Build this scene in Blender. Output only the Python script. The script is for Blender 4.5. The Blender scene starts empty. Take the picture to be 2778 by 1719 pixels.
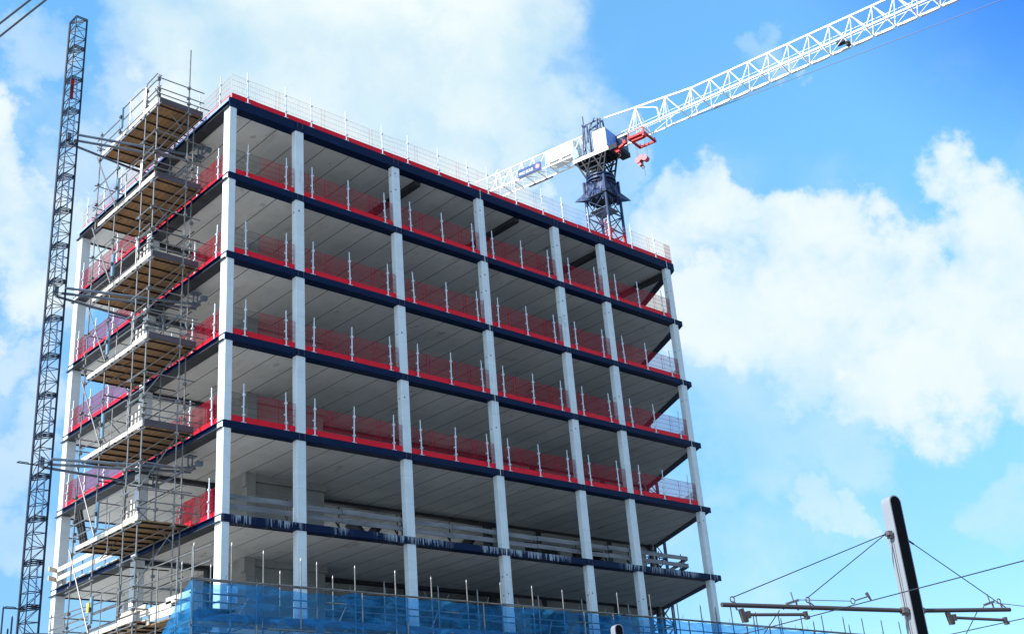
import bpy, math, random
from mathutils import Vector, Matrix
random.seed(7)
R = math.radians
S = bpy.context.scene
COL = S.collection

# ------------------------------------------------------------------ camera
cam = bpy.data.cameras.new("camera")
cam.sensor_width = 36.0
cam.sensor_fit = 'HORIZONTAL'
cam.lens = 41.842
cam.clip_start = 0.1
cam.clip_end = 6000
camo = bpy.data.objects.new("camera", cam)
COL.objects.link(camo)
M = Matrix(((0.73653109, -0.67206337, -0.07650342),
            (-0.21694852, -0.34184554, 0.91437135),
            (-0.64066785, -0.65686563, -0.39758302))).transposed().to_4x4()
M.translation = Vector((-21.356, -37.733, 1.60))
camo.matrix_world = M
S.camera = camo

# ------------------------------------------------------------------ exposure
S.view_settings.view_transform = 'Standard'
S.view_settings.look = 'None'
S.view_settings.gamma = 1.0
S.view_settings.use_curve_mapping = False
S.view_settings.exposure = 0.78
S.render.engine = 'CYCLES'
S.cycles.max_bounces = 10
S.cycles.diffuse_bounces = 3
S.cycles.transparent_max_bounces = 24
S.cycles.use_denoising = True
S.cycles.denoiser = 'OPENIMAGEDENOISE'
S.cycles.denoising_input_passes = 'RGB_ALBEDO_NORMAL'

# ------------------------------------------------------------------ sun
SUN_EL, SUN_AZ = 38.0, 176.0            # azimuth counted from +X towards +Y
sd = Vector((math.cos(R(SUN_EL)) * math.cos(R(SUN_AZ)), math.cos(R(SUN_EL)) * math.sin(R(SUN_AZ)), math.sin(R(SUN_EL))))
sl = bpy.data.lights.new("sun", 'SUN')
sl.energy = 4.8
sl.angle = R(0.5)
sl.color = (1.0, 0.955, 0.88)
so = bpy.data.objects.new("sun", sl)
COL.objects.link(so)
so.location = sd * 200
so.rotation_euler = sd.to_track_quat('Z', 'Y').to_euler()

# ------------------------------------------------------------------ sky with clouds
W = bpy.data.worlds.new("World")
S.world = W
W.use_nodes = True
nt = W.node_tree
nt.nodes.clear()
N = nt.nodes.new
L = nt.links.new


def wm(op, a, b=None, c=None, clamp=False):
    n = N('ShaderNodeMath')
    n.operation = op
    n.use_clamp = clamp
    for i, v in enumerate((a, b, c)):
        if v is None:
            continue
        if isinstance(v, (int, float)):
            n.inputs[i].default_value = v
        else:
            L(v, n.inputs[i])
    return n.outputs[0]


def wsmooth(v, lo, hi):
    n = N('ShaderNodeMapRange')
    n.interpolation_type = 'SMOOTHSTEP'
    L(v, n.inputs['Value'])
    n.inputs['From Min'].default_value = lo
    n.inputs['From Max'].default_value = hi
    return n.outputs['Result']


def wnoise(vec, scale, detail, rough, dist=0.0):
    n = N('ShaderNodeTexNoise')
    L(vec, n.inputs['Vector'])
    n.inputs['Scale'].default_value = scale
    n.inputs['Detail'].default_value = detail
    n.inputs['Roughness'].default_value = rough
    n.inputs['Distortion'].default_value = dist
    return n


def wmix(f, a, b):
    n = N('ShaderNodeMix')
    n.data_type = 'RGBA'
    if isinstance(f, float):
        n.inputs[0].default_value = f
    else:
        L(f, n.inputs[0])
    for i, v in ((6, a), (7, b)):
        if isinstance(v, tuple):
            n.inputs[i].default_value = (*v, 1)
        else:
            L(v, n.inputs[i])
    return n.outputs[2]


sky = N('ShaderNodeTexSky')
sky.sky_type = 'NISHITA'
sky.sun_disc = False
sky.sun_elevation = R(SUN_EL)
sky.sun_rotation = R(90.0 - SUN_AZ)
sky.air_density = 1.0
sky.dust_density = 0.6
sky.ozone_density = 2.0
tint = N('ShaderNodeMix')
tint.data_type = 'RGBA'
tint.blend_type = 'MULTIPLY'
tint.inputs[0].default_value = 1.0
L(sky.outputs[0], tint.inputs[6])
tc = N('ShaderNodeTexCoord')
dirv = tc.outputs['Generated']
sep = N('ShaderNodeSeparateXYZ')
L(dirv, sep.inputs[0])
L(wmix(wsmooth(sep.outputs[2], 0.08, 0.62), (0.86, 1.20, 1.42), (1.56, 2.62, 2.75)), tint.inputs[7])

warp = wnoise(dirv, 10.0, 6, 0.6)
w1 = N('ShaderNodeVectorMath')
w1.operation = 'SUBTRACT'
L(warp.outputs['Color'], w1.inputs[0])
w1.inputs[1].default_value = (0.5, 0.5, 0.5)
w2 = N('ShaderNodeVectorMath')
w2.operation = 'MULTIPLY_ADD'
L(w1.outputs[0], w2.inputs[0])
w2.inputs[1].default_value = (0.20, 0.20, 0.20)
L(dirv, w2.inputs[2])
w3 = N('ShaderNodeVectorMath')
w3.operation = 'NORMALIZE'
L(w2.outputs[0], w3.inputs[0])
wdir = w3.outputs[0]


def blobs(lst):
    acc = None
    for az, el, r in lst:
        n = N('ShaderNodeVectorMath')
        n.operation = 'DOT_PRODUCT'
        L(wdir, n.inputs[0])
        n.inputs[1].default_value = (math.cos(R(el)) * math.cos(R(az)), math.cos(R(el)) * math.sin(R(az)), math.sin(R(el)))
        v = wsmooth(n.outputs['Value'], math.cos(R(r * 1.8)), math.cos(R(r * 0.40)))
        acc = v if acc is None else wm('MAXIMUM', acc, v)
    return acc


SOFT = [(52.2, 37.0, 5.4), (58.9, 37.0, 4.6), (46.6, 36.6, 4.2), (63.2, 37.4, 3.0), (55.7, 32.6, 3.9), (49.1, 32.6, 3.6),
        (63.8, 31.0, 2.2), (44.8, 33.6, 2.6), (60.6, 33.0, 2.8), (43.8, 31.0, 1.5), (47.6, 30.4, 2.2),
        (54.0, 42.0, 5.0), (47.0, 42.0, 4.0), (60.0, 42.0, 4.0), (66.0, 26.5, 1.9), (52, 29, 2.5),
        (34.5, 21.6, 2.2), (31.0, 20.2, 2.2), (27.8, 18.6, 2.0), (24.6, 17.4, 1.9), (21.6, 16.8, 2.0), (70.4, 25.6, 1.8), (68.6, 28.0, 1.6), (36.5, 22.6, 1.8)]
CRISP = [(71.7, 30.2, 1.9), (71.2, 28.0, 2.3), (70.2, 29.0, 1.4), (69.2, 26.8, 1.6), (73.0, 32.0, 1.2), (73.5, 29, 2.5),
         (38.0, 27.0, 1.7), (35.6, 26.4, 2.2), (33.2, 26.6, 1.5), (31.4, 25.6, 1.7), (29.2, 24.6, 1.9), (27.0, 23.0, 1.8), (25.0, 22.6, 1.6),
         (23.0, 23.6, 1.6), (21.3, 23.4, 1.9), (19.5, 23.0, 1.9), (36.8, 24.0, 2.3), (34.2, 23.4, 2.4), (31.6, 22.6, 2.5), (29.0, 21.4, 2.5), (26.4, 20.4, 2.4),
         (23.8, 20.8, 2.4), (21.4, 20.8, 2.5), (24.6, 18.6, 1.9), (22.0, 18.4, 2.0), (27.4, 18.8, 1.5), (18.6, 19.6, 2.8), (39.6, 25.4, 1.7)]
WISP = [(66.5, 29.5, 3.2), (64.5, 33.5, 2.5), (45.5, 28.5, 3.4), (41.5, 33.0, 2.2), (34.0, 17.5, 3.2), (30.5, 16.0, 2.4), (37.5, 19.5, 2.6), (70.5, 17.0, 1.8), (69.8, 13.7, 1.5), (69.2, 12.3, 1.3), (24.7, 10.8, 1.2), (23.3, 10.4, 1.1), (33.2, 12.8, 1.1), (31.6, 12.2, 0.8), (41.5, 30.0, 1.6),
        (72.0, 35.2, 1.6), (69.0, 24.0, 1.4), (30.0, 35.6, 1.0), (29.2, 34.2, .7), (70.6, 21.4, 1.2), (68.6, 18.4, 1.4), (66.0, 33.5, 1.8), (40.0, 28.4, 1.4),
        (34.0, 18.4, 1.7), (36.5, 21.0, 1.5), (39.5, 31.5, 1.4), (30.0, 17.4, 1.6)]
fb1 = wnoise(dirv, 6.0, 8, 0.58).outputs['Fac']
fb2 = wnoise(dirv, 20.0, 8, 0.53, 0.2).outputs['Fac']
soft = wsmooth(wm('ADD', blobs(SOFT), wm('MULTIPLY', wm('SUBTRACT', fb1, 0.5), 2.2)), -0.12, 1.2)
crisp = wsmooth(wm('ADD', blobs(CRISP), wm('MULTIPLY', wm('SUBTRACT', fb2, 0.5), 1.6)), 0.20, 1.20)
wisp = wm('MULTIPLY', wsmooth(wm('ADD', blobs(WISP), wm('MULTIPLY', wm('SUBTRACT', fb1, 0.5), 2.0)), 0.20, 1.4), 0.60)
# scattered cloud added over the unseen rest of the sky, thickened for fill light
gen = wnoise(dirv, 2.6, 7, 0.6).outputs['Fac']
nv = N('ShaderNodeVectorMath')
nv.operation = 'DOT_PRODUCT'
L(dirv, nv.inputs[0])
nv.inputs[1].default_value = (0.64, 0.657, 0.398)
away = wsmooth(nv.outputs['Value'], 0.84, 0.70)
rest = wm('MULTIPLY', wm('MULTIPLY', wsmooth(gen, 0.45, 0.62), away), 0.85)
mask = wm('MAXIMUM', wm('MAXIMUM', soft, crisp), wm('MAXIMUM', wisp, rest))
shade = wsmooth(wnoise(wdir, 6.0, 5, 0.5).outputs['Fac'], 0.34, 0.62)
cloudcol = wmix(shade, (4.9, 6.5, 7.1), (6.5, 7.25, 7.4))
deepd = N('ShaderNodeVectorMath')
deepd.operation = 'DOT_PRODUCT'
L(dirv, deepd.inputs[0])
deepd.inputs[1].default_value = (math.cos(R(38)) * math.cos(R(8)), math.cos(R(38)) * math.sin(R(8)), math.sin(R(38)))
deep = N('ShaderNodeMix')
deep.data_type = 'RGBA'
deep.blend_type = 'MULTIPLY'
L(wsmooth(deepd.outputs['Value'], 0.955, 0.998), deep.inputs[0])
L(tint.outputs[2], deep.inputs[6])
deep.inputs[7].default_value = (0.24, 0.46, 0.98, 1)
tint = deep
allsky = wmix(mask, tint.outputs[2], cloudcol)
bg = N('ShaderNodeBackground')
bg.inputs['Strength'].default_value = 0.079
L(allsky, bg.inputs['Color'])
wo = N('ShaderNodeOutputWorld')
L(bg.outputs[0], wo.inputs[0])


# ------------------------------------------------------------------ materials
class Mat:
    """Principled material with helpers for procedural colour."""

    def __init__(s, name, col, rough=0.6, metal=0.0, spec=0.5):
        s.m = bpy.data.materials.new(name)
        s.m.use_nodes = True
        s.t = s.m.node_tree
        s.b = s.t.nodes['Principled BSDF']
        s.b.inputs['Base Color'].default_value = (*col, 1)
        s.b.inputs['Roughness'].default_value = rough
        s.b.inputs['Metallic'].default_value = metal
        s.b.inputs['Specular IOR Level'].default_value = spec
        s.col = (*col, 1)
        s.cur = None

    def coord(s, scale=(1, 1, 1), kind='Object'):
        n = s.t.nodes.new('ShaderNodeTexCoord')
        mp = s.t.nodes.new('ShaderNodeMapping')
        mp.inputs['Scale'].default_value = scale
        s.t.links.new(n.outputs[kind], mp.inputs[0])
        return mp.outputs[0]

    def noise(s, scale, detail=5, rough=0.6, vscale=(1, 1, 1), lo=0.35, hi=0.65, kind='Object'):
        n = s.t.nodes.new('ShaderNodeTexNoise')
        n.inputs['Scale'].default_value = scale
        n.inputs['Detail'].default_value = detail
        n.inputs['Roughness'].default_value = rough
        s.t.links.new(s.coord(vscale, kind), n.inputs['Vector'])
        return s.ramp(n.outputs['Fac'], lo, hi)

    def ramp(s, v, lo, hi):
        r = s.t.nodes.new('ShaderNodeMapRange')
        r.interpolation_type = 'SMOOTHSTEP'
        s.t.links.new(v, r.inputs['Value'])
        r.inputs['From Min'].default_value = lo
        r.inputs['From Max'].default_value = hi
        return r.outputs['Result']

    def math(s, op, a, b=0.0):
        n = s.t.nodes.new('ShaderNodeMath')
        n.operation = op
        for i, v in enumerate((a, b)):
            if isinstance(v, (int, float)):
                n.inputs[i].default_value = v
            else:
                s.t.links.new(v, n.inputs[i])
        return n.outputs[0]

    def over(s, fac, col, amt=1.0):
        """lay a colour over what is there by a factor socket"""
        n = s.t.nodes.new('ShaderNodeMix')
        n.data_type = 'RGBA'
        s.t.links.new(s.math('MULTIPLY', fac, amt), n.inputs[0])
        if s.cur is None:
            n.inputs[6].default_value = s.col
        else:
            s.t.links.new(s.cur, n.inputs[6])
        n.inputs[7].default_value = (*col, 1)
        s.cur = n.outputs[2]
        s.t.links.new(s.cur, s.b.inputs['Base Color'])
        return s

    def stripes(s, axis, step, width, offset=0.0, kind='Object'):
        sp = s.t.nodes.new('ShaderNodeSeparateXYZ')
        s.t.links.new(s.coord((1, 1, 1), kind), sp.inputs[0])
        v = s.math('FRACT', s.math('ADD', s.math('DIVIDE', s.math('ADD', sp.outputs[axis], offset), step), 100.0))
        return s.math('LESS_THAN', v, width / step)

    def plank(s, axis, step):
        """a random value per plank"""
        sp = s.t.nodes.new('ShaderNodeSeparateXYZ')
        s.t.links.new(s.coord(), sp.inputs[0])
        f = s.math('FLOOR', s.math('DIVIDE', sp.outputs[axis], step))
        wn = s.t.nodes.new('ShaderNodeTexWhiteNoise')
        wn.noise_dimensions = '1D'
        s.t.links.new(f, wn.inputs['W'])
        return wn.outputs['Value']

    def bump(s, scale, dist, strength=0.3, vscale=(1, 1, 1)):
        n = s.t.nodes.new('ShaderNodeTexNoise')
        n.inputs['Scale'].default_value = scale
        n.inputs['Detail'].default_value = 6
        s.t.links.new(s.coord(vscale), n.inputs['Vector'])
        b = s.t.nodes.new('ShaderNodeBump')
        b.inputs['Strength'].default_value = strength
        b.inputs['Distance'].default_value = dist
        s.t.links.new(n.outputs['Fac'], b.inputs['Height'])
        s.t.links.new(b.outputs[0], s.b.inputs['Normal'])
        return s


m = Mat('column_concrete', (0.66, 0.705, 0.76), 0.8)
m.over(m.noise(1.2, 6), (0.56, 0.60, 0.66), 0.6).over(m.noise(5, 4, .7, (1, 1, .15), .55, .8), (0.47, 0.51, 0.56), 0.35)
m.over(m.noise(2.2, 5, .7, (1, 1, .25), .60, .72), (0.36, 0.38, 0.40), 0.5).over(m.noise(14, 2, .5, (1, 1, 1), .72, .76), (0.20, 0.21, 0.22), 0.8)
m.over(m.noise(1.1, 2, .5, (.2, .2, 6), .60, .66), (0.74, 0.77, 0.80), 0.35).over(m.stripes(2, 1.2, .012), (.40, .42, .45), .6).bump(25, .01)
CONC = m.m
m = Mat('plank_concrete', (0.70, 0.695, 0.675), 0.85)
m.over(m.noise(0.5, 6, .65), (0.55, 0.55, 0.54), 0.8).over(m.noise(3.0, 5, .7, (1, .12, 1), .45, .75), (0.75, 0.745, 0.725), 0.6)
m.over(m.noise(1.6, 3, .6, (1, .5, 1), .64, .72), (0.22, 0.22, 0.21), 0.6)
m.over(m.plank(0, 1.28), (0.50, 0.50, 0.49), 0.5)
m.over(m.noise(0.9, 5, .7, (1, .35, 1), .56, .72), (0.40, 0.385, 0.36), 0.55).over(m.noise(6, 4, .7, (1, .2, 1), .62, .74), (0.46, 0.45, 0.44), 0.5)
m.over(m.stripes(0, 1.28, 0.045, 1.21), (0.10, 0.10, 0.10), 0.92)
SLAB = m.m
m = Mat('floor_bounce', (0.36, 0.35, 0.34), 0.9)
m.over(m.noise(0.5, 6), (0.28, 0.275, 0.265), .8)
FLOORB = m.m
m = Mat('bounce_concrete', (0.80, 0.79, 0.76), 0.85)
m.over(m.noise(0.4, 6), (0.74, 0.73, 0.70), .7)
BOUNCEC = m.m
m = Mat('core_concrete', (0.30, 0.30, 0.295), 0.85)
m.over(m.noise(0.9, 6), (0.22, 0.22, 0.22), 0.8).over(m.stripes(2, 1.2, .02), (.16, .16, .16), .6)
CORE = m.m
m = Mat('navy_steel', (0.0015, 0.010, 0.044), 0.5, 0, 0.10)
m.over(m.noise(1.5, 6, .6, (1, 1, 3), .5, .8), (0.006, 0.024, 0.08), 0.6).over(m.noise(6, 5, .7, (1, 1, .1), .68, .8), (0.16, 0.2, 0.26), 0.4)
NAVY = m.m
m = Mat('navy_steel_streaked', (0.0015, 0.010, 0.044), 0.5, 0, 0.10)
fz = m.t.nodes.new('ShaderNodeSeparateXYZ')
m.t.links.new(m.coord(), fz.inputs[0])
down = m.ramp(fz.outputs[2], 12.72, 13.05)
patch = m.noise(0.55, 3, .5, (1, 1, .1), .44, .56)
streak = m.noise(15.0, 3, .7, (1, 1, .02), .40, .62)
wet = m.math('MULTIPLY', m.math('MULTIPLY', patch, m.math('GREATER_THAN', m.math('ADD', streak, m.math('MULTIPLY', down, .62)), 0.92)), 1.0)
m.over(wet, (0.48, 0.54, 0.63), 0.58)
NAVYD = m.m
STEELD = Mat('dark_beam_steel', (0.028, 0.031, 0.038), 0.6, 0, .25)
STEELD.over(STEELD.noise(1.3, 6), (0.05, 0.054, 0.062), 0.7)
STEELD = STEELD.m
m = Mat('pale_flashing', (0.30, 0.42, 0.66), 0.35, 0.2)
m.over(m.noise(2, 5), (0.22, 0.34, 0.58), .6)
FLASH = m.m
m = Mat('galvanised_tube', (0.21, 0.21, 0.215), 0.36, 0.45)
m.over(m.noise(3, 5), (0.12, 0.12, 0.125), 0.7).over(m.noise(7, 4, .6, (1, 1, 1), .60, .68), (0.13, 0.10, 0.085), 0.6)
TUBE = m.m
m = Mat('silver_post_steel', (0.62, 0.66, 0.74), 0.4, 0.1)
m.over(m.noise(6, 4), (0.5, 0.54, 0.62), .6)
POST = m.m
COUP = Mat('coupler_steel', (0.012, 0.012, 0.014), 0.6, 0, .15).m
m = Mat('barrier_red', (0.78, 0.004, 0.022), 0.5, 0, .2)
m.over(m.noise(2.5, 5), (0.66, 0.004, 0.022), 0.6).over(m.noise(9, 5, .7, (1, 1, 1), .64, .74), (0.55, .2, .2), .35)
RED = m.m
REDW = Mat('barrier_red_wire', (0.36, 0.006, 0.028), 0.6, 0, .2).m
GREYW = Mat('barrier_bare_wire', (0.10, 0.09, 0.085), 0.5, 0.3).m
m = Mat('scaffold_board', (0.30, 0.17, 0.075), 0.85)
m.over(m.plank(0, 0.225), (0.17, 0.105, 0.055), 0.9).over(m.noise(2.0, 6, .7, (6, .6, 1), .4, .7), (0.13, 0.075, 0.035), 0.7)
m.over(m.noise(0.7, 3, .6, (2, .5, 1), .55, .7), (0.40, 0.18, 0.05), 0.6)
m.over(m.stripes(0, 0.225, 0.014), (0.03, 0.022, 0.015), 0.95)
BOARD = m.m
m = Mat('weathered_timber', (0.22, 0.215, 0.235), 0.85)
m.over(m.noise(1.6, 6, .7, (.5, .5, 3)), (0.12, 0.115, 0.13), .9).over(m.noise(5, 4, .6, (.4, .4, 1), .6, .75), (.14, .13, .13), .6)
TIMB = m.m
m = Mat('shaded_toe_timber', (0.085, 0.072, 0.09), 0.85)  # shade on the near landing ends is painted into this dark tone
m.over(m.noise(1.8, 6, .7, (.4, .4, 3)), (0.05, 0.042, 0.054), .8)
TOE_SHADE = m.m
m = Mat('pale_sunlit_timber', (0.58, 0.53, 0.47), 0.8)  # pale tone includes the sunlight on the left-side boards
m.over(m.noise(1.6, 6, .7, (.5, .5, 3)), (0.40, 0.35, 0.29), .7)
PALE_SUN = m.m
m = Mat('mast_blue', (0.006, 0.016, 0.042), 0.5, 0, .25)
m.over(m.noise(4, 5), (0.014, 0.03, 0.065), .5)
MASTM = m.m
MASTL = Mat('mast_pale_blue', (0.09, 0.15, 0.30), 0.4).m
m = Mat('tie_tube_steel', (0.13, 0.17, 0.23), 0.45, 0.2)
m.over(m.noise(2, 4), (0.07, 0.09, 0.13), .6)
TIE = m.m
m = Mat('crane_white', (0.80, 0.80, 0.79), 0.4)
m.over(m.noise(2, 6), (0.66, 0.66, 0.64), .5).over(m.noise(6, 5, .7, (1, 1, 1), .64, .76), (.4, .37, .33), .4)
CWHITE = m.m
m = Mat('crane_blue', (0.008, 0.022, 0.075), 0.45, 0, .3)
m.over(m.noise(3, 5), (0.015, 0.035, 0.11), .6).over(m.noise(8, 5, .6, (1, 1, 1), .66, .76), (.12, .13, .16), .5)
CBLUE = m.m
m = Mat('crane_red', (0.40, 0.008, 0.014), 0.45, 0, .2)
m.over(m.noise(3, 5), (0.30, 0.006, 0.012), .6)
CRED = m.m
m = Mat('hook_red', (0.55, 0.06, 0.09), 0.45)
m.over(m.noise(3, 5), (0.45, 0.03, 0.05), .7)
HRED = m.m
m = Mat('crane_dark', (0.012, 0.015, 0.024), 0.65, 0, .2)
m.over(m.noise(3, 5), (0.03, 0.034, 0.045), .7)
CDARK = m.m
m = Mat('tarpaulin', (0.012, 0.028, 0.09), 0.5)
m.over(m.noise(2.2, 5, .6, (1, 1, .4)), (0.04, 0.075, 0.20), .7).bump(3, .15, .8)
TARP = m.m
PANEL = Mat('blue_panel_and_shade', (0.13, 0.27, 0.68), 0.4)
PANEL.over(PANEL.noise(1.5, 3), (0.11, 0.23, 0.62), .6)
PANEL = PANEL.m
SIGNB = Mat('sign_blue', (0.022, 0.055, 0.19), 0.5, 0, .2).m
SIGNW = Mat('sign_white', (0.85, 0.85, 0.86), 0.5).m
SIGNR = Mat('sign_red', (0.70, 0.10, 0.22), 0.5).m
GLASS = Mat('cab_glass', (0.02, 0.03, 0.06), 0.08).m
m = Mat('pole_paint', (0.22, 0.24, 0.28), 0.45)
m.over(m.noise(1.5, 5, .6, (1, 1, .4)), (0.22, 0.24, 0.27), .6).over(m.noise(5, 5, .7, (1, 1, .08), .58, .75), (.22, .23, .25), .5)
POLEP = m.m
POLEB = Mat('pole_black', (0.002, 0.0025, 0.005), 0.7, 0, .08).m
ARMM = Mat('arm_tube_brown', (0.055, 0.042, 0.045), 0.5, 0.1).m
FITM = Mat('line_fitting', (0.14, 0.12, 0.13), 0.45, 0.4).m
WIRE = Mat('dark_wire', (0.015, 0.02, 0.03), 0.5).m
WHITEW = Mat('white_cord', (0.80, 0.82, 0.85), 0.5).m
BOXB = Mat('control_box_blue', (0.16, 0.27, 0.36), 0.45).m
YEL = Mat('yellow_tag', (0.7, 0.55, 0.05), 0.5).m
BLACK = Mat('black_plastic', (0.012, 0.012, 0.014), 0.6).m
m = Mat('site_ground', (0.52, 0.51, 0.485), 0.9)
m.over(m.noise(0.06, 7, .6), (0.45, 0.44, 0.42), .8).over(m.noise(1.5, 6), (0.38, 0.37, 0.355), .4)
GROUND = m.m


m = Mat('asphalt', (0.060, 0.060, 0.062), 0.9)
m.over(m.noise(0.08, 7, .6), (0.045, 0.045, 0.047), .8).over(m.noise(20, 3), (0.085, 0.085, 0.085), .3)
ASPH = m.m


def net_material():
    mt = bpy.data.materials.new('blue_netting')
    mt.use_nodes = True
    t = mt.node_tree
    t.nodes.clear()
    n = t.nodes.new
    l = t.links.new
    co = n('ShaderNodeTexCoord')
    mp = n('ShaderNodeMapping')
    mp.inputs['Scale'].default_value = (0.55, 0.55, 1.7)
    l(co.outputs['Object'], mp.inputs[0])
    f = n('ShaderNodeTexNoise')
    f.inputs['Scale'].default_value = 1.6
    f.inputs['Detail'].default_value = 6
    f.inputs['Distortion'].default_value = 1.2
    l(mp.outputs[0], f.inputs['Vector'])
    r = n('ShaderNodeMapRange')
    r.interpolation_type = 'SMOOTHSTEP'
    r.inputs['From Min'].default_value = 0.40
    r.inputs['From Max'].default_value = 0.68
    r.inputs['To Min'].default_value = 0.20
    r.inputs['To Max'].default_value = 0.44
    l(f.outputs['Fac'], r.inputs['Value'])
    d = n('ShaderNodeBsdfDiffuse')
    d.inputs['Color'].default_value = (0.05, 0.38, 0.92, 1)
    tl = n('ShaderNodeBsdfTranslucent')
    tl.inputs['Color'].default_value = (0.08, 0.50, 0.97, 1)
    a = n('ShaderNodeMixShader')
    a.inputs[0].default_value = 0.45
    l(d.outputs[0], a.inputs[1])
    l(tl.outputs[0], a.inputs[2])
    tr = n('ShaderNodeBsdfTransparent')
    tr.inputs['Color'].default_value = (0.42, 0.72, 1.0, 1)
    x = n('ShaderNodeMixShader')
    l(r.outputs[0], x.inputs[0])
    l(tr.outputs[0], x.inputs[1])
    l(a.outputs[0], x.inputs[2])
    o = n('ShaderNodeOutputMaterial')
    l(x.outputs[0], o.inputs[0])
    return mt


NET = net_material()


# ------------------------------------------------------------------ mesh building
class MB:
    def __init__(s):
        s.v = []
        s.f = []

    def add(s, vs, fs):
        k = len(s.v)
        s.v += [tuple(q) for q in vs]
        s.f += [tuple(i + k for i in q) for q in fs]
        return s

    def box(s, x0, y0, z0, x1, y1, z1):
        x0, x1 = min(x0, x1), max(x0, x1)
        y0, y1 = min(y0, y1), max(y0, y1)
        z0, z1 = min(z0, z1), max(z0, z1)
        vs = [(x0, y0, z0), (x1, y0, z0), (x1, y1, z0), (x0, y1, z0), (x0, y0, z1), (x1, y0, z1), (x1, y1, z1), (x0, y1, z1)]
        return s.add(vs, [(0, 3, 2, 1), (4, 5, 6, 7), (0, 1, 5, 4), (1, 2, 6, 5), (2, 3, 7, 6), (3, 0, 4, 7)])

    def prism(s, poly, z0, z1):
        n = len(poly)
        vs = [(x, y, z0) for x, y in poly] + [(x, y, z1) for x, y in poly]
        fs = [tuple(range(n - 1, -1, -1)), tuple(range(n, 2 * n))]
        fs += [(i, (i + 1) % n, n + (i + 1) % n, n + i) for i in range(n)]
        return s.add(vs, fs)

    def frame(s, p, q):
        p, q = Vector(p), Vector(q)
        d = (q - p)
        d.normalize()
        up = Vector((0, 0, 1)) if abs(d.z) < 0.95 else Vector((1, 0, 0))
        a = d.cross(up)
        a.normalize()
        b = a.cross(d)
        return p, q, a, b

    def tube(s, p, q, r, n=6, r2=None):
        p, q, a, b = s.frame(p, q)
        r2 = r if r2 is None else r2
        vs = []
        for c, rr in ((p, r), (q, r2)):
            for i in range(n):
                t = 2 * math.pi * (i + .5) / n
                vs.append(c + a * (math.cos(t) * rr) + b * (math.sin(t) * rr))
        fs = [tuple(range(n - 1, -1, -1)), tuple(range(n, 2 * n))]
        fs += [(i, (i + 1) % n, n + (i + 1) % n, n + i) for i in range(n)]
        return s.add(vs, fs)

    def bar(s, p, q, w, h):
        """rectangular bar, w sideways, h upwards"""
        p, q, a, b = s.frame(p, q)
        vs = []
        for c in (p, q):
            for i, j in ((-1, -1), (1, -1), (1, 1), (-1, 1)):
                vs.append(c + a * (i * w / 2) + b * (j * h / 2))
        return s.add(vs, [(3, 2, 1, 0), (4, 5, 6, 7), (0, 1, 5, 4), (1, 2, 6, 5), (2, 3, 7, 6), (3, 0, 4, 7)])

    def path(s, pts, r, n=6):
        for a, b in zip(pts, pts[1:]):
            s.tube(a, b, r, n)
        return s

    def knob(s, p, r):
        x, y, z = p
        s.box(x - r, y - r, z - r * .8, x + r, y + r, z + r * .8)
        return s

    def build(s, name, mt, parent=None, smooth=False):
        me = bpy.data.meshes.new(name)
        org = Vector((0, 0, 0))
        if parent is not None and parent.get('_w'):
            org = Vector(parent['_w'])
        me.from_pydata([Vector(q) - org for q in s.v], [], s.f)
        me.materials.append(mt)
        if smooth:
            for p in me.polygons:
                p.use_smooth = True
        o = bpy.data.objects.new(name, me)
        COL.objects.link(o)
        if parent is not None:
            o.parent = parent
            if parent.get('_w'):
                o['_w'] = tuple(parent['_w'])   # keep world-space building for sub-parts
        return o


def tag(o, label=None, cat=None, group=None, kind=None):
    for k, v in (('label', label), ('category', cat), ('group', group), ('kind', kind)):
        if v:
            o[k] = v
    return o


def thing(name, label, cat, loc=(0, 0, 0), rz=0.0, group=None):
    o = bpy.data.objects.new(name, None)
    o.empty_display_size = 0.3
    COL.objects.link(o)
    o.location = loc
    o.rotation_euler = (0, 0, rz)
    return tag(o, label, cat, group)


def world_thing(name, label, cat, loc, group=None):
    """a thing whose parts are written in world coordinates"""
    o = thing(name, label, cat, loc, 0.0, group)
    o['_w'] = tuple(loc)
    return o


def dup(o, loc, rz, label):
    c = o.copy()
    COL.objects.link(c)
    c.location = loc
    c.rotation_euler = (0, 0, rz)
    c['label'] = label
    for ch in o.children:
        d = ch.copy()
        COL.objects.link(d)
        d.parent = c
    return c


# ------------------------------------------------------------------ levels
ZR = 30.89
LV = [ZR + z for z in (0.0, -3.60, -7.224, -10.739, -14.285, -17.858, -21.46, -25.06)]
LX, LY = 28.62, 14.75
SK = 0.54                                   # the right edge runs outwards: x grows with y


def rx(y):
    return LX + SK * y


FLOORS = ['the roof', 'the top floor', 'the second floor down', 'the third floor down', 'the fourth floor down', 'the fifth floor down']
ORD = ['first', 'second', 'third', 'fourth', 'fifth', 'sixth', 'seventh', 'eighth', 'ninth', 'tenth', 'eleventh', 'twelfth', 'thirteenth',
       'fourteenth', 'fifteenth', 'sixteenth']

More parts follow.
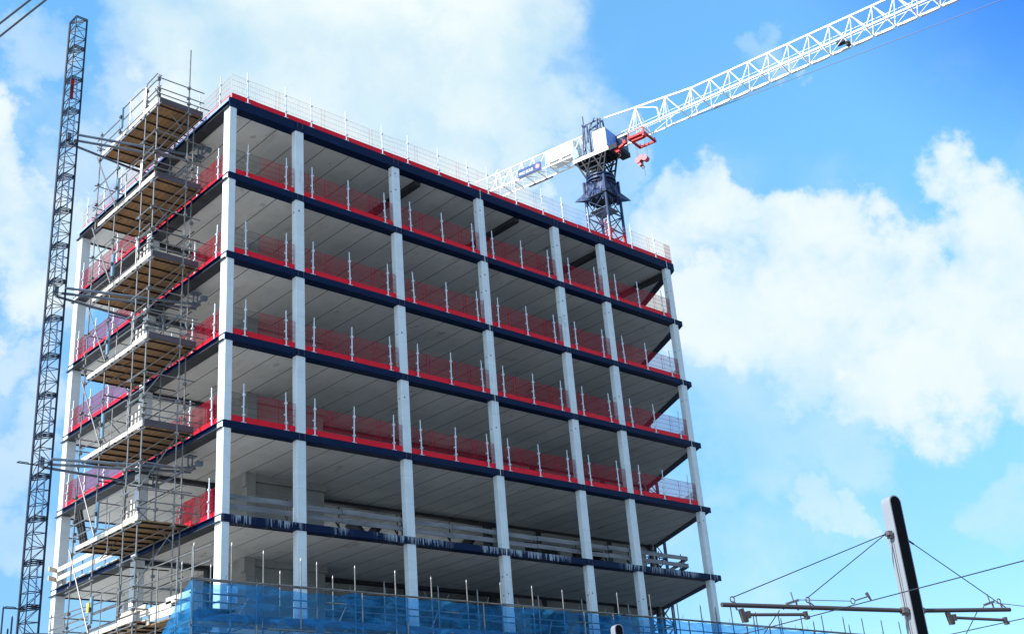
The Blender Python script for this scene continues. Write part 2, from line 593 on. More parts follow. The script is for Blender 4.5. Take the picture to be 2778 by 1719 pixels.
# ------------------------------------------------------------------ ground
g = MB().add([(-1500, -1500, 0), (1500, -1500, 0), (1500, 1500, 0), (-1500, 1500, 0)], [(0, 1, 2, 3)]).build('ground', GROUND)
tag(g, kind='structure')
rd = MB().add([(-14, -900, .004), (900, -900, .004), (900, -3.2, .004), (-14, -3.2, .004)], [(0, 1, 2, 3)]).build('road', ASPH)  # unseen dark street split off the pale ground to dim front bounce light
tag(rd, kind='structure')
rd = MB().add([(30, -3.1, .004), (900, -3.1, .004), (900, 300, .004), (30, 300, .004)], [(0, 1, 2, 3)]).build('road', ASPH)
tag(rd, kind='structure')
b = MB()
for off in (-2.2, -.78, .78, 2.2):
    c0 = Vector((3.2188, -24.314, .008)) + Vector((.9532, -.3024, 0)) * (off - 3.0 if off < 0 else off + .0)
    d_ = Vector((.3024, .9532, 0))
    b.bar(c0 - d_ * 60, c0 + d_ * 22, .07, .01)
tag(b.build('rail_track', COUP), kind='structure')

# ------------------------------------------------------------------ the concrete and steel frame
BL = world_thing('building_frame', 'unfinished multi storey frame of grey concrete columns, navy steel edge beams and open floors', 'building', (14, 7, 0))
CX = [(0.0, 0.34), (3.22, 3.65), (8.49, 8.92), (13.71, 14.14), (18.96, 19.39), (22.44, 22.87), (27.94, 28.37)]
COLX = [(a + b) / 2 for a, b in CX]
ztop = LV[0] - .44


def column(x0, y0, x1, y1, mt=CONC, top=ztop):
    b = MB()
    c = 0.022
    b.prism([(x0 + c, y0), (x1 - c, y0), (x1, y0 + c), (x1, y1 - c), (x1 - c, y1), (x0 + c, y1), (x0, y1 - c), (x0, y0 + c)], 0, top)
    c_ = b.build('column', mt, BL)
    if mt is CONC and y0 == 0.0 and x0 > 0:
        k_ = MB()
        for zl in LV:
            for dz in (1.0, 1.75):
                if random.random() < .55:
                    continue
                dz += random.uniform(-.25, .25)
                k_.box(x0 + .13, -.012, zl - dz - .028, x0 + .185, .002, zl - dz + .028).box(x0 - .012, .12, zl - dz - .1, x0 + .003, .17, zl - dz - .05)
        k_.build('fixing_socket', COUP, c_)
    return c_


for i, (a, b) in enumerate(CX):
    column(a, 0.0, b, 0.48 if i == 0 else 0.31)
column(0.0, 6.62, 0.40, 7.10)
column(0.0, 14.25, 0.46, 14.70)
for x in COLX[1:]:
    column(x - .2, 6.75, x + .2, 7.1, STEELD)
    column(x - .2, 14.35, x + .2, 14.68)
column(rx(6.9) - .5, 6.75, rx(6.9) - .15, 7.1)
column(rx(14.5) - .5, 14.35, rx(14.5) - .15, 14.68)

for k, z in enumerate(LV):
    h = .44 if k == 0 else .29
    # floor of precast planks
    sl = MB().prism([(0.13, 0.26), (rx(.26) - .1, 0.26), (rx(LY) - .1, LY - .1), (0.13, LY - .1)], z - h + .035, z - .012)
    sl.build('floor_slab', SLAB, BL)
    MB().prism([(0.14, 0.27), (rx(.27) - .12, 0.27), (rx(LY) - .12, LY - .11), (0.14, LY - .11)], z - .011, z - .003).build('floor_bounce_sheet', FLOORB, BL)  # thin unseen sheet added to control light bounced onto the soffits
    # front beam: face plate, lower flange and stiffeners
    b = MB().box(-.02, -.035, z - h, LX + .06 + .04 * k, .02, z).box(.02, .021, z - h - .004, LX - .02, .43, z - h + .028)
    for cx0, cx1 in CX:
        for e in (cx0 - .01, cx1 + .01):
            b.box(e - .012, -.047, z - h + .01, e + .012, -.036, z - .01)
    for e in (2.0, 6.9, 12.4, 16.2, 20.7, 25.6):
        e += .3 * (k % 3)
        b.box(e - .006, -.039, z - h + .004, e + .006, -.036, z - .004)
    b.build('edge_beam', NAVYD if k == 5 else NAVY, BL)
    b = MB()
    for cx0, cx1 in CX[1:]:
        cm = (cx0 + cx1) / 2
        for dx in (-.13, .13):
            for dz in (.06, .12, .18, .24):
                b.box(cm + dx - .016, -.047, z - dz - .012, cm + dx + .016, -.0362, z - dz + .012)
    b.build('splice_bolts', FITM, BL)
    # left beam: top flange, web, wide lower flange
    b = MB().box(-.03, .03, z - .03, .13, LY, z - .001).box(.06, .03, z - h + .02, .10, LY, z - .031)
    e_ = b.build('edge_beam', NAVY, BL)
    MB().box(-.10, .03, z - h - .02, .42, LY, z - h + .012).build('lower_flange', STEELD, e_)
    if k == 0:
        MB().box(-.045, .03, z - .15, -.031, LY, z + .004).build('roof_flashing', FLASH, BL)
    # rear, right and spine beams
    MB().box(0.13, LY - .09, z - h - .01, rx(LY), LY + .03, z - .002).build('edge_beam', NAVY, BL)
    r = MB().prism([(rx(.05) - .02, .05), (rx(.05) + .10, .05), (rx(LY) + .10, LY), (rx(LY) - .02, LY)], z - h - .004, z - .003)
    r.prism([(rx(.44) - .36, .44), (rx(.44) - .021, .44), (rx(LY) - .021, LY - .1), (rx(LY) - .36, LY - .1)], z - h - .002, z - h + .03)
    r.build('edge_beam', NAVY, BL)
    MB().box(0.2, 6.76, z - h - .12, rx(6.9) - .4, 7.08, z - h + .034).build('spine_beam', STEELD, BL)
    if k == 0:
        for x in (10.35, 16.78, 23.1, 28.45):
            MB().box(x - .17, .44, z - h - .20, x + .17, LY - .1, z - h + .034).build('cross_beam', STEELD, BL)

# unseen slab added behind to bounce sun onto rear ceilings, at fifth floor down
MB().box(10.0, LY + .06, LV[5] - .5, 27.0, 46, LV[5] - .02).box(10.0, LY + .06, 0, 27.0, LY + .3, LV[5] - .5).box(10.0, 45.7, 0, 27.0, 46, LV[5] - .5).build('bounce_slab', BOUNCEC, BL)

# lift and stair cores
for k in range(1, len(LV)):
    z0, z1 = LV[k] - .01, LV[k - 1] - (.405 if k == 1 else .255)
    zz = z0 + .9
    b = MB().box(3.82, 4.95, z0, 4.06, 10.4, z1).box(3.82, 4.70, z0, 4.25, 4.95, z1).box(4.06, 5.05, z0, 7.9, 5.25, z1).box(7.66, 5.25, z0, 7.9, 10.4, z1)
    b.box(4.251, 4.86, z1 - .30, 7.9, 5.05, z1)
    b.box(3.72, 4.66, z1 - .62, 3.82, 4.99, z1 - .02)
    b.build('core_wall', CORE, BL)
    b = MB().box(20.6, 6.78, z1 - .75, 31.2, 7.0, z1)
    b.box(20.6, 6.78, z0, 21.6, 7.0, z1 - .75).box(24.2, 6.78, z0, 25.1, 7.0, z1 - .75).box(27.6, 6.78, z0, 31.2, 7.0, z1 - .75)
    b.box(20.6, 7.0, z0, 20.82, 12.0, z1).box(30.98, 7.0, z0, 31.2, 12.0, z1).box(20.6, 11.8, z0, 31.2, 12.0, z1)
    b.build('core_wall', CORE, BL)
# steel stair flights beside the spine on the lower floors
for k in (5, 6):
    b = MB()
    for x, s in ((11.2, 1), (15.0, -1), (17.3, 1)):
        b.bar((x, 9.2, LV[k]), (x + s * 2.7, 9.2, LV[k] + 3.1), .9, .18)
    b.build('stair_flight', STEELD, BL)
# paired steel posts at the end of the right core
for k in (4, 5, 6):
    z0, z1 = LV[k], LV[k - 1] - .26
    b = MB().bar((31.45, 6.6, z0), (31.45, 6.6, z1), .14, .14).bar((31.9, 6.6, z0), (31.9, 6.6, z1), .10, .10)
    for q in range(4):
        zq = z0 + .4 + q * .8
        b.bar((31.45, 6.6, zq), (31.9, 6.6, zq + .3), .05, .05)
    b.build('steel_post', STEELD, BL)

# ------------------------------------------------------------------ edge protection
PX = [.85, 2.74, 4.05, 5.94, 7.97, 9.44, 11.34, 13.23, 14.53, 16.43, 18.32, 19.82, 21.8, 23.4, 25.2, 27.22]


def post_mesh():
    b = MB()
    b.tube((0, 0, 0.02), (0, 0, 1.20), .030, 8).tube((0, 0, 1.20), (0, 0, 1.56), .024, 8)
    b.box(-.11, -.035, .0, .11, .035, .02)
    b.box(-.05, -.05, .28, .05, .045, .34).box(-.05, -.045, 1.08, .05, .05, 1.15).box(-.06, .02, .62, .02, .07, .68)
    return b


post0 = None


def post(loc, rz, label):
    global post0
    if post0 is None:
        post0 = post_mesh().build('guard_post', POST)
        tag(post0, label, 'guard post', 'silver posts of the edge protection')
        o = post0
    else:
        o = post0.copy()
        COL.objects.link(o)
        o['label'] = label
    lean = random.uniform(-1.6, 1.6)
    o.location = loc
    o.rotation_euler = (R(random.uniform(-1, 1)), R(lean), rz)
    return o


PROTO = {}


def panel(p, ang, length, label, bare=False, fine=False):
    """one mesh panel with its solid red foot board; x runs along the panel"""
    key = (round(length, 1), bare, fine)
    if key in PROTO:
        return dup(PROTO[key], p, ang, label)
    t = thing('barrier_panel', label, 'barrier', p, ang, 'mesh barrier panels of the edge protection')
    Ln = length
    tb = MB().box(0, -.010, .012, Ln, .010, .26)
    tb.box(0, -.018, .245, Ln, .018, .262)
    tb.build('toe_board', RED, t)
    w = MB()
    tv, th = (.0024, .005) if fine else (.0085, .010)
    n = int(Ln / (.085 if fine else .050))
    for i in range(n + 1):
        x = Ln * i / n
        w.bar((x, .014, .20), (x, .014, 1.20), tv, tv)
    for z in (.42, .68, .93, 1.19):
        w.bar((0, .022, z), (Ln, .022, z), th, th)
    if Ln > 1.4:
        for x in (Ln * .46, Ln * .46 + .16):
            w.bar((x, .024, .26), (x, .024, 1.19), th * 1.2, th * 1.2)
    w.build('mesh', GREYW if bare else REDW, t)
    PROTO[key] = t
    return t


for k in range(5):
    z = LV[k]
    for i, x in enumerate(PX):
        post((x, -.012, z), 0, 'silver guard post on %s front edge, %s from the near corner' % (FLOORS[k], ORD[i]))
    for i in range(6):
        a, b = CX[i][1] + .02, CX[i + 1][0] - .02
        if k == 0:
            a, b = (CX[i][0] + .1 if i == 0 else CX[i][0] + .22), CX[i + 1][0] + .22
        mid = (a + b) / 2 if i else a + 1.15
        for j, (u, v) in enumerate(((a, mid), (mid, b))):
            col = 'mesh barrier'
            lab = '%s %s on %s front edge, %s half of %s bay' % ('dark bare' if (i == 0 and j == 0 and k) else 'red', col, FLOORS[k], ('left', 'right')[j], ORD[i])
            o = panel((u, (.055 if k else .04) + random.uniform(-.015, .015), z + random.uniform(-.006, .012)), R(random.uniform(-.35, .35)), v - u - .01, lab, bare=(i == 0 and j == 0 and k > 0), fine=(k == 0))
            o.rotation_euler.x = R(random.uniform(-1.5, 2.5))
    if k == 0:
        panel((CX[6][0] + .23, .05, z), 0, 0.5, 'short red mesh barrier at the right end of the roof front edge')
    # left edge
    LYP = [.92, 2.66, 4.5, 6.35, 8.25, 10.15, 12.03, 13.87]
    for i, y in enumerate(LYP):
        post((.04, y, z), R(90), 'silver guard post on %s left edge, %s from the near corner' % (FLOORS[k], ORD[i]))
    edges = [.5, 2.6, 4.6, 6.6, 8.9, 11.2, 13.4, 14.3] if k else [.15, 2.4, 4.7, 7.0, 9.3, 11.6, 13.6, 14.6]
    for j in range(7):
        u, v = edges[j], edges[j + 1]
        if k and j == 3:
            u = 7.12
        panel((.12, v - .01, z), R(-90), v - u - .02, 'red mesh barrier on %s left edge, %s from the near corner' % (FLOORS[k], ORD[j]), fine=(k == 0))
    # rear edge seen through the left side
    if k:
        for j in range(3):
            panel((.6 + j * 2.1, LY - .25, z), 0, 2.05, 'red mesh barrier on %s rear edge, %s from the far left column' % (FLOORS[k], ORD[j]))
            post((.7 + j * 2.1, LY - .2, z), 0, 'silver guard post on %s rear edge, %s from the far left column' % (FLOORS[k], ORD[j]))
        rang = math.atan2(1, SK)
        for j in range(2):
            y = .5 + j * 2.1
            panel((rx(y) - .12, y, z), rang, 2.3, 'mesh barrier on %s skewed right edge, %s from the end column' % (FLOORS[k], ORD[j]), bare=(j == 0))
            post((rx(y + .4) - .03, y + .4, z), rang, 'silver guard post on %s skewed right edge, %s from the end column' % (FLOORS[k], ORD[j]))
# crumpled panels left standing near the corner on the fifth floor down
z = LV[5]
for j, (u, v, dx, dr) in enumerate(((.5, 1.9, .10, 0), (1.5, 3.1, .22, 9), (2.2, 3.9, .05, -6))):
    o = panel((.10 + dx, v, z), R(-90 + dr), v - u, 'red mesh barrier leaning askew on the fifth floor down, %s from near corner' % ORD[j])
    o.rotation_euler = (R((0, 9, -7)[j]), 0, R(-90 + dr))
post((.04, 1.0, z), R(90), 'silver guard post on the fifth floor down beside the leaning red barriers')

# timber guard rail on the fifth floor down
TR = world_thing('timber_guard_rail', 'long two board guard rail of grey weathered timber along the fifth floor down', 'guard rail', (13, .1, LV[5]))
z = LV[5]
xs = [.36, 3.2, 5.6, 8.5, 11.3, 13.7, 16.3, 18.95, 21.0, 22.6, 24.9, 26.7]
for q, (a, b) in enumerate(zip(xs, xs[1:])):
    for j, zc in enumerate((z + .80, z + .43)):
        dz = random.uniform(-.025, .025)
        e = random.uniform(0, .02)
        MB().bar((a + .005, .42 + e + .045 * (q % 2), zc + dz), (b + .18, .42 + e + .045 * (q % 2), zc + random.uniform(-.025, .025)), .038, .20).build('rail_board', TIMB, TR)
for x in xs[1:-1] + [26.6]:
    MB().tube((x - .12, .50, z), (x - .12, .50, z + 1.0), .025, 6).bar((x - .12, .38, z + .02), (x - .22, .75, z + .62), .05, .05).build('prop', COUP, TR)
for zc in (z + .80, z + .43):
    MB().bar((26.9, .42, zc), (27.9, 2.2, zc - .02), .04, .2).build('rail_board', TIMB, TR)
MB().bar((25.4, .6, z + .05), (26.8, .6, z + .62), .06, .16).build('prop', TIMB, TR)
# sunlit boards on the left edge of that floor
TL = world_thing('timber_guard_rail', 'pale sunlit timber guard rail on the left edge of the fifth floor down', 'guard rail', (0, 10, LV[5]))
for zc in (z + .80, z + .40):
    MB().bar((.03, 7.2, zc), (.03, 10.6, zc + .02), .04, .20).build('rail_board', PALE_SUN, TL)
    MB().bar((-.02, 10.4, zc + .02), (-.02, 14.2, zc - .01), .04, .20).build('rail_board', PALE_SUN, TL)
    MB().bar((.5, 14.5, zc), (-.45, 14.05, zc), .05, .2).build('rail_board', PALE_SUN, TL)
for y in (7.6, 9.6, 11.8, 13.8):
    MB().tube((.08, y, z), (.08, y, z + 1.0), .025).build('prop', TUBE, TL)
b = MB()
for i in range(9):
    y = 7.3 + i * .75
    b.box(-.12, y, z + .005, .2, y + random.uniform(.3, .6), z + .035)
tag(b.build('loose_boards', PALE_SUN), 'row of short pale boards lying on the left edge of the fifth floor down', 'boards')

# white cords hanging down two columns
for x, zb, lab in ((13.88, 2.0, 'thin white cord hanging down the fourth front column'), (28.0, 2.0, 'thin white cord hanging down the end front column')):
    tag(MB().path([(x + .03, -.055, LV[0] + .06), (x, -.06, LV[2]), (x - .02, -.058, LV[5]), (x - .05, -.06, zb)], .011, 5).build('drop_cord', WHITEW), lab, 'cord')

# ------------------------------------------------------------------ scaffold tower on the left side
ST = world_thing('scaffold_tower', 'tall tube scaffold tower with brown boarded landings beside the left face', 'scaffold', (-1.2, 4.7, 0))
XO, XI, XA = -2.17, -0.30, -0.82
STD = [(XO, 2.13, ZR + 1.45), (XO, 3.22, ZR + 1.30), (XO, 5.70, ZR + 1.55), (XO - .03, 7.55, ZR + 1.35), (XA, 2.02, ZR + 3.22), (XI, 4.55, LV[0] - .3), (XI, 7.35, LV[0] - .3),
       (XI, 2.5, LV[0] - .3)]
lifts = LV[:7]
for x, y, zt in STD:
    b = MB().tube((x, y, 0), (x, y, zt), .030, 8)
    for zk in lifts:
        for dz in (1.2, .69, .42, -.10, -1.4, -2.4):
            if zk + dz < zt:
                b.knob((x + random.uniform(-.03, .03), y + random.uniform(-.03, .03), zk + dz), .062)
    b.build('standard', TUBE, ST)
for k, zk in enumerate(lifts):
    y0 = 2.05
    y1 = 7.25 if k else 7.3
    zp = zk - .03
    # boarded landing on transoms and ledgers
    MB().box(XO + .06, y0, zp, -.14, y1, zp + .045).build('landing_boards', BOARD, ST)
    for i in range(8):
        y = y0 + .10 + i * (y1 - y0 - .2) / 7
        MB().tube((XO - .08, y, zp - .035), (-.10 + random.uniform(0, .1), y + random.uniform(-.05, .05), zp - .035), .034).build('transom', COUP, ST)
    for x in (XO - .01, XA - .12, XI):
        MB().tube((x, y0 - .25, zp - .095), (x, y1 + .3, zp - .095), .028).build('ledger', TUBE, ST)
    # toe boards
    if k < 5:
        MB().box(XO + .02, y0 - .04, zp + .04, -.15, y0, zp + .30).build('toe_board', TOE_SHADE, ST)
    else:
        MB().bar((-1.1, y0 + .2, zp + .07), (-.1, y0 + .5, zp + .12), .24, .04).build('loose_board', BOARD, ST)
    MB().box(XO - .06, 3.25, zp + .00, XO - .02, y1, zp + .17).build('toe_board', PALE_SUN, ST)
    MB().box(XO - .06, y0 - .02, zp + .02, XO - .02, 3.2, zp + .24).build('toe_board', PALE_SUN, ST)
    if k in (2, 3, 4, 5):
        b = MB()
        for y in (2.35, 2.6, 2.92):
            b.box(XO - .03, y, zp + .24, XO + .01, y + .11, zp + .24 + random.uniform(.3, .7))
        b.build('upright_board', PALE_SUN, ST)
    # guard rails at the near end, the outer side and the far end
    for dz, xe in ((1.20, -.12), (.69, -.12), (.42, .15)):
        MB().tube((XO - .15, y0 - .05, zk + dz), (xe, y0 - .05, zk + dz + .02), .026).build('guard_rail', TUBE, ST)
        MB().tube((XO - .04, y0 - .2, zk + dz + .03), (XO - .04, 3.35, zk + dz + .03), .026).build('guard_rail', TUBE, ST)
    for dz in (1.05, .55):
        MB().tube((XO - .04, 5.5, zk + dz), (XO - .05, 7.9, zk + dz), .026).build('guard_rail', TUBE, ST)
        MB().tube((XO - .2, 7.6, zk + dz), (XI, 7.6, zk + dz - .03), .026).build('guard_rail', TUBE, ST)
    if k < 6:
        for dz, xe in ((-1.4, -.12), (-2.42, .45)):
            MB().tube((XO - .15, y0 - .02, zk + dz), (xe, y0 - .02, zk + dz - .02), .026).build('ledger', TUBE, ST)
            MB().tube((XO - .06, 1.9, zk + dz + .05), (XO - .06, 3.5, zk + dz + .05), .026).build('ledger', TUBE, ST)
        MB().tube((XO - .06, 5.4, zk - 1.5), (XO - .06, 7.9, zk - 1.55), .026).build('ledger', TUBE, ST)
        MB().tube((XO - .2, 7.56, zk - 1.45), (XI + .2, 7.56, zk - 1.5), .026).build('ledger', TUBE, ST)
        MB().tube((XO - .10, 7.72, zk + .1), (XO - .10, 5.5, lifts[k + 1] + .15), .030, 8).build('brace', TUBE, ST)
    # odd lengths of tube: short puncheons, swayed braces and inner rails
    if k < 6:
        for _ in range(3):
            y = random.uniform(2.3, 7.0)
            MB().tube((random.choice((XO - .05, XA, XI)), y, zk - random.uniform(.4, .9)), (random.choice((XO - .05, XI)), y + random.uniform(-.2, .2), zk + random.uniform(.4, 1.5)), .024).build('puncheon', TUBE, ST)
        MB().tube((XI + .02, 2.2, zk + .55), (XI + .02, 7.4, zk + .55 + random.uniform(-.03, .03)), .024).build('guard_rail', TUBE, ST)
        MB().tube((XI + .02, 2.2, zk - 1.9), (XI + .02, 7.6, zk - 1.9), .024).build('ledger', COUP, ST)
        MB().tube((XO, 5.66, zk - 1.2), (XI, 5.7, zk - 1.2), .024).build('transom', COUP, ST)
        MB().tube((XO, 3.22, zk - 1.45), (XI, 3.25, zk - 1.45), .024).build('transom', COUP, ST)
        MB().tube((XA + .1, 2.1, zk - .1), (XO + .05, 2.1, lifts[k + 1] + 1.3), .024).build('brace', TUBE, ST)
    # bent tube gate between the middle standards
    b = MB()
    for (ya, yb) in ((3.32, 5.55),):
        zt = zk + 1.45
        b.path([(XO - .05, ya, zk + .15), (XO - .05, ya, zt - .18), (XO - .05, ya + .06, zt - .05), (XO - .05, ya + .2, zt), (XO - .05, yb, zt + .02)], .025)
        b.tube((XO - .05, ya, zk + .85), (XO - .05, yb, zk + .85), .024).tube((XO - .05, ya, zk + .2), (XO - .05, yb, zk + .2), .024)
        b.tube((XO - .05, yb - .9, zk + .2), (XO - .05, yb - .9, zk + 1.45), .020)
    b.build('gate', TUBE, ST)
    b = MB().path([(XO - .05, 3.2, zk + .35), (XO - .05, 3.2, zk + 1.35), (XO - .05, 3.1, zk + 1.5), (XO - .05, 2.2, zk + 1.52)], .024)
    b.build('gate', TUBE, ST)
    # gate control box on the third standard
    bx = MB().box(XO - .12, 5.27, zk + .45, XO - .06, 5.47, zk + 1.45).build('control_box', BOXB, ST)
    MB().tube((XO - .165, 5.36, zk + .98), (XO - .139, 5.36, zk + .98), .085, 12).build('socket', BLACK, bx)
    if k == 6:
        MB().box(XO - .18, 5.42, zk + .9, XO - .12, 5.60, zk + 1.25).build('tag', YEL, bx)
# dark ladder-like stack leaning on the scaffold
b = MB()
for i in range(3):
    y = 7.15 - i * .20
    b.bar((XO + .14, y, LV[5] + .25), (XO + .10, y + .62, LV[5] + 1.65), .11, .10)
for i in range(6):
    f = i / 5
    b.bar((XO + .12, 6.66 + .62 * f, LV[5] + .3 + 1.3 * f), (XO + .12, 7.22 + .62 * f, LV[5] + .3 + 1.3 * f), .03, .03)
tag(b.build('pallet_stack', BLACK), 'black slatted pallet leaning on the lower landing of the scaffold tower', 'pallet')

# lower left lift: rails and boards wrapping the corner
SL = world_thing('side_scaffold', 'low tube scaffold lift with pale boards wrapping the left corner above the netting', 'scaffold', (-1.7, 2, 0))
for p, q in (((-1.72, -2.5, 11.19), (-1.72, 3.2, 11.28)), ((-1.72, -2.45, 10.66), (-1.72, 3.2, 10.78)), ((-1.74, -1.6, 10.38), (-1.74, 3.1, 10.46)),
             ((-1.7, 3.9, 10.72), (-1.7, 10.5, 11.02)), ((-1.7, 4.3, 10.45), (-1.7, 10.4, 10.53)), ((-1.76, 4.2, 10.40), (-1.76, 10.3, 10.47)), ((-1.7, 2.6, 9.9), (-1.7, 9.5, 9.9))):
    MB().tube(p, q, .028).build('guard_rail', TUBE, SL)
for y, zt in ((-1.25, 11.4), (-.2, 11.25), (1.2, 11.1), (2.7, 11.3), (8.9, 10.9), (10.2, 11.1)):
    MB().tube((-1.76, y, 0), (-1.76, y, zt), .028).build('standard', TUBE, SL)
for y0, y1, zz in ((-1.3, .7, 9.86), (.3, 2.6, 9.75), (2.2, 4.3, 9.97), (-1.0, 1.8, 9.48), (1.9, 4.2, 9.42)):
    MB().bar((-1.66, y0, zz), (-1.66, y1, zz + .03), .045, .22).build('toe_board', PALE_SUN, SL)
MB().box(-1.6, -1.4, 9.28, -.14, 1.98, 9.33).build('landing_boards', BOARD, SL)
MB().box(-1.66, 7.4, 9.22, -.2, 10.4, 9.27).build('landing_boards', BOARD, SL)

# ------------------------------------------------------------------ netted front scaffold
FS = world_thing('front_scaffold', 'long low tube scaffold along the front with spiky standards behind blue netting', 'scaffold', (14, -1.2, 0))
YF = -1.5
XT = [(-1.84, 11.36), (-.42, 11.50), (.84, 11.33), (2.37, 11.20), (3.04, 11.12), (4.72, 11.13), (6.64, 11.10), (8.4, 11.0), (10.22, 11.02), (12.0, 11.05), (13.8, 11.04),
      (15.6, 11.0), (17.3, 11.13), (19.1, 11.12), (21.3, 11.2), (23.2, 10.93), (24.93, 10.94), (26.11, 10.93), (27.34, 11.04), (29.3, 10.86), (31.24, 10.88),
      (33.26, 10.92), (35.22, 11.04), (37.24, 11.06), (39.18, 11.1), (41.14, 11.1), (43.1, 11.1), (45.0, 11.0)]
for x, zt in XT:
    dx = random.uniform(-.03, .03)
    MB().tube((x, YF, 0), (x + dx, YF, zt), .027).tube((x + dx, YF, zt), (x + dx, YF, zt + .1), .027, 6, .006).build('standard', TUBE, FS)
for x in (.57, 5.03, 7.13, 11.0, 13.2, 16.8, 18.65, 23.9, 28.4, 30.3, 34.2, 38.1):
    MB().tube((x, YF - .03, 0), (x, YF - .03, 10.22), .034, 8).build('standard', TUBE, FS)
for x in (-1.7, -.6, 2.2, 4.5, 6.9, 9.6, 11.7, 15.2, 17.9, 21.0, 24.2, 27.5, 30.6, 33.0, 36.0, 39.5):
    MB().tube((x, -.42, 0), (x, -.42, 10.95), .027).tube((x, -.42, 10.95), (x, -.42, 11.05), .027, 6, .006).build('standard', TUBE, FS)
for zz, y in ((10.26, YF), (10.23, YF + .05), (9.77, YF + .04), (8.73, YF), (8.70, -.42), (9.75, -.42), (7.7, YF), (6.7, YF)):
    for a, b_ in zip((-1.95, 5.2, 12.1, 19.3, 26.2, 33.0, 39.5), (5.4, 12.3, 19.5, 26.4, 33.2, 39.7, 45.6)):
        MB().tube((a, y, zz + random.uniform(-.02, .02)), (b_, y, zz + random.uniform(-.02, .02)), .027).build('ledger', TUBE, FS)
for x0 in range(-1, 45, 4):
    MB().box(x0 - .8, -1.42, 8.88, x0 + 3.19, -.5, 8.93).build('landing_boards', BOARD, FS)
    MB().box(x0 - .8, -.46, 8.93, x0 + 3.19, -.42 + .02, 9.28).build('toe_board', TIMB, FS)
    MB().box(x0 - .8, -1.44, 8.93, x0 + 3.19, -1.40, 9.16).build('toe_board', TIMB, FS)
for i in range(24):
    x = -1.6 + i * 1.95
    MB().tube((x, -1.6, 8.80), (x, -.3, 8.80), .026).build('transom', TUBE, FS)
for x in (-.6, 3.6, 8.0, 14.4, 20.4, 26.5, 32.0, 37.5):
    MB().tube((x, YF + .1, 8.3), (x + 1.5, -.42, 9.95), .026).build('brace', TUBE, FS)
for i in range(26):
    x = -1.0 + i * 1.75 + random.uniform(-.4, .4)
    MB().tube((x, YF, 10.25), (x + random.uniform(-.12, .12), YF - .02, 10.42 + random.uniform(0, .1)), .008, 4).build('tie_wire', FITM, FS)

# debris netting with a draped left return
b = MB()
nx, nz = 150, 20
x0, x1 = -1.86, 45.0
zb = 5.5
stdx = sorted([x for x, _ in XT])


def sag(x):
    lo = max([s for s in stdx if s <= x + 1e-6] or [x0])
    hi = min([s for s in stdx if s >= x - 1e-6] or [x1])
    if hi - lo < .2:
        return 0.0
    t = (x - lo) / (hi - lo)
    return 4 * t * (1 - t)


grid = []
for i in range(nx + 1):
    x = x0 + (x1 - x0) * (i / nx)
    for j in range(nz + 1):
        f = j / nz
        top = 10.21 - .10 * sag(x) * (.4 + .6 * abs(math.sin(x * 1.7))) - (.10 if 1.4 < x < 4.2 else 0)
        zz = top + (zb - top) * f
        y = YF - .05 - .05 * math.sin(x * 2.1 + f * 3) * f - .10 * sag(x) * (math.sin(f * 9 + x) + .6 * math.sin(f * 31 + 2.3 * x))
        grid.append((x, y, zz))
b.add(grid, [(i * (nz + 1) + j, (i + 1) * (nz + 1) + j, (i + 1) * (nz + 1) + j + 1, i * (nz + 1) + j + 1) for i in range(nx) for j in range(nz)])
grid = []
mx = 14
for i in range(mx + 1):
    f = i / mx
    zz = 10.18 + (zb - 10.18) * f
    w = .15 + 1.25 * (10.18 - zz)
    for j in range(9):
        t = j / 8
        y = YF - .04 + w * t
        fold = .10 * math.sin(t * 14 + f * 4) * (1 - .3 * t)
        grid.append((x0 - .02 - abs(fold) * f ** .3, y, zz + .06 * t))
b.add(grid, [(i * 9 + j, i * 9 + j + 1, (i + 1) * 9 + j + 1, (i + 1) * 9 + j) for i in range(mx) for j in range(8)])
net = b.build('debris_netting', NET, None, True)
tag(net, 'translucent blue debris netting draped over the front scaffold', 'netting')
# notices fixed to the scaffold behind the net, left of the second standard
for zz, lab in ((9.93, 'upper white site notice with red print behind the blue netting'), (9.60, 'lower white site notice with dark print behind the blue netting')):
    t = world_thing('site_notice', lab, 'sign', (-.2, -1.2, zz), 'white notices on the front scaffold')
    MB().box(-.39, -1.22, zz, .0, -1.20, zz + .24).build('board', SIGNW, t)
    b = MB()
    for r_ in range(3):
        b.box(-.34, -1.224, zz + .05 + r_ * .06, -.05 - .05 * r_, -1.221, zz + .065 + r_ * .06)
    b.build('print', SIGNR if zz > 9.8 else COUP, t)

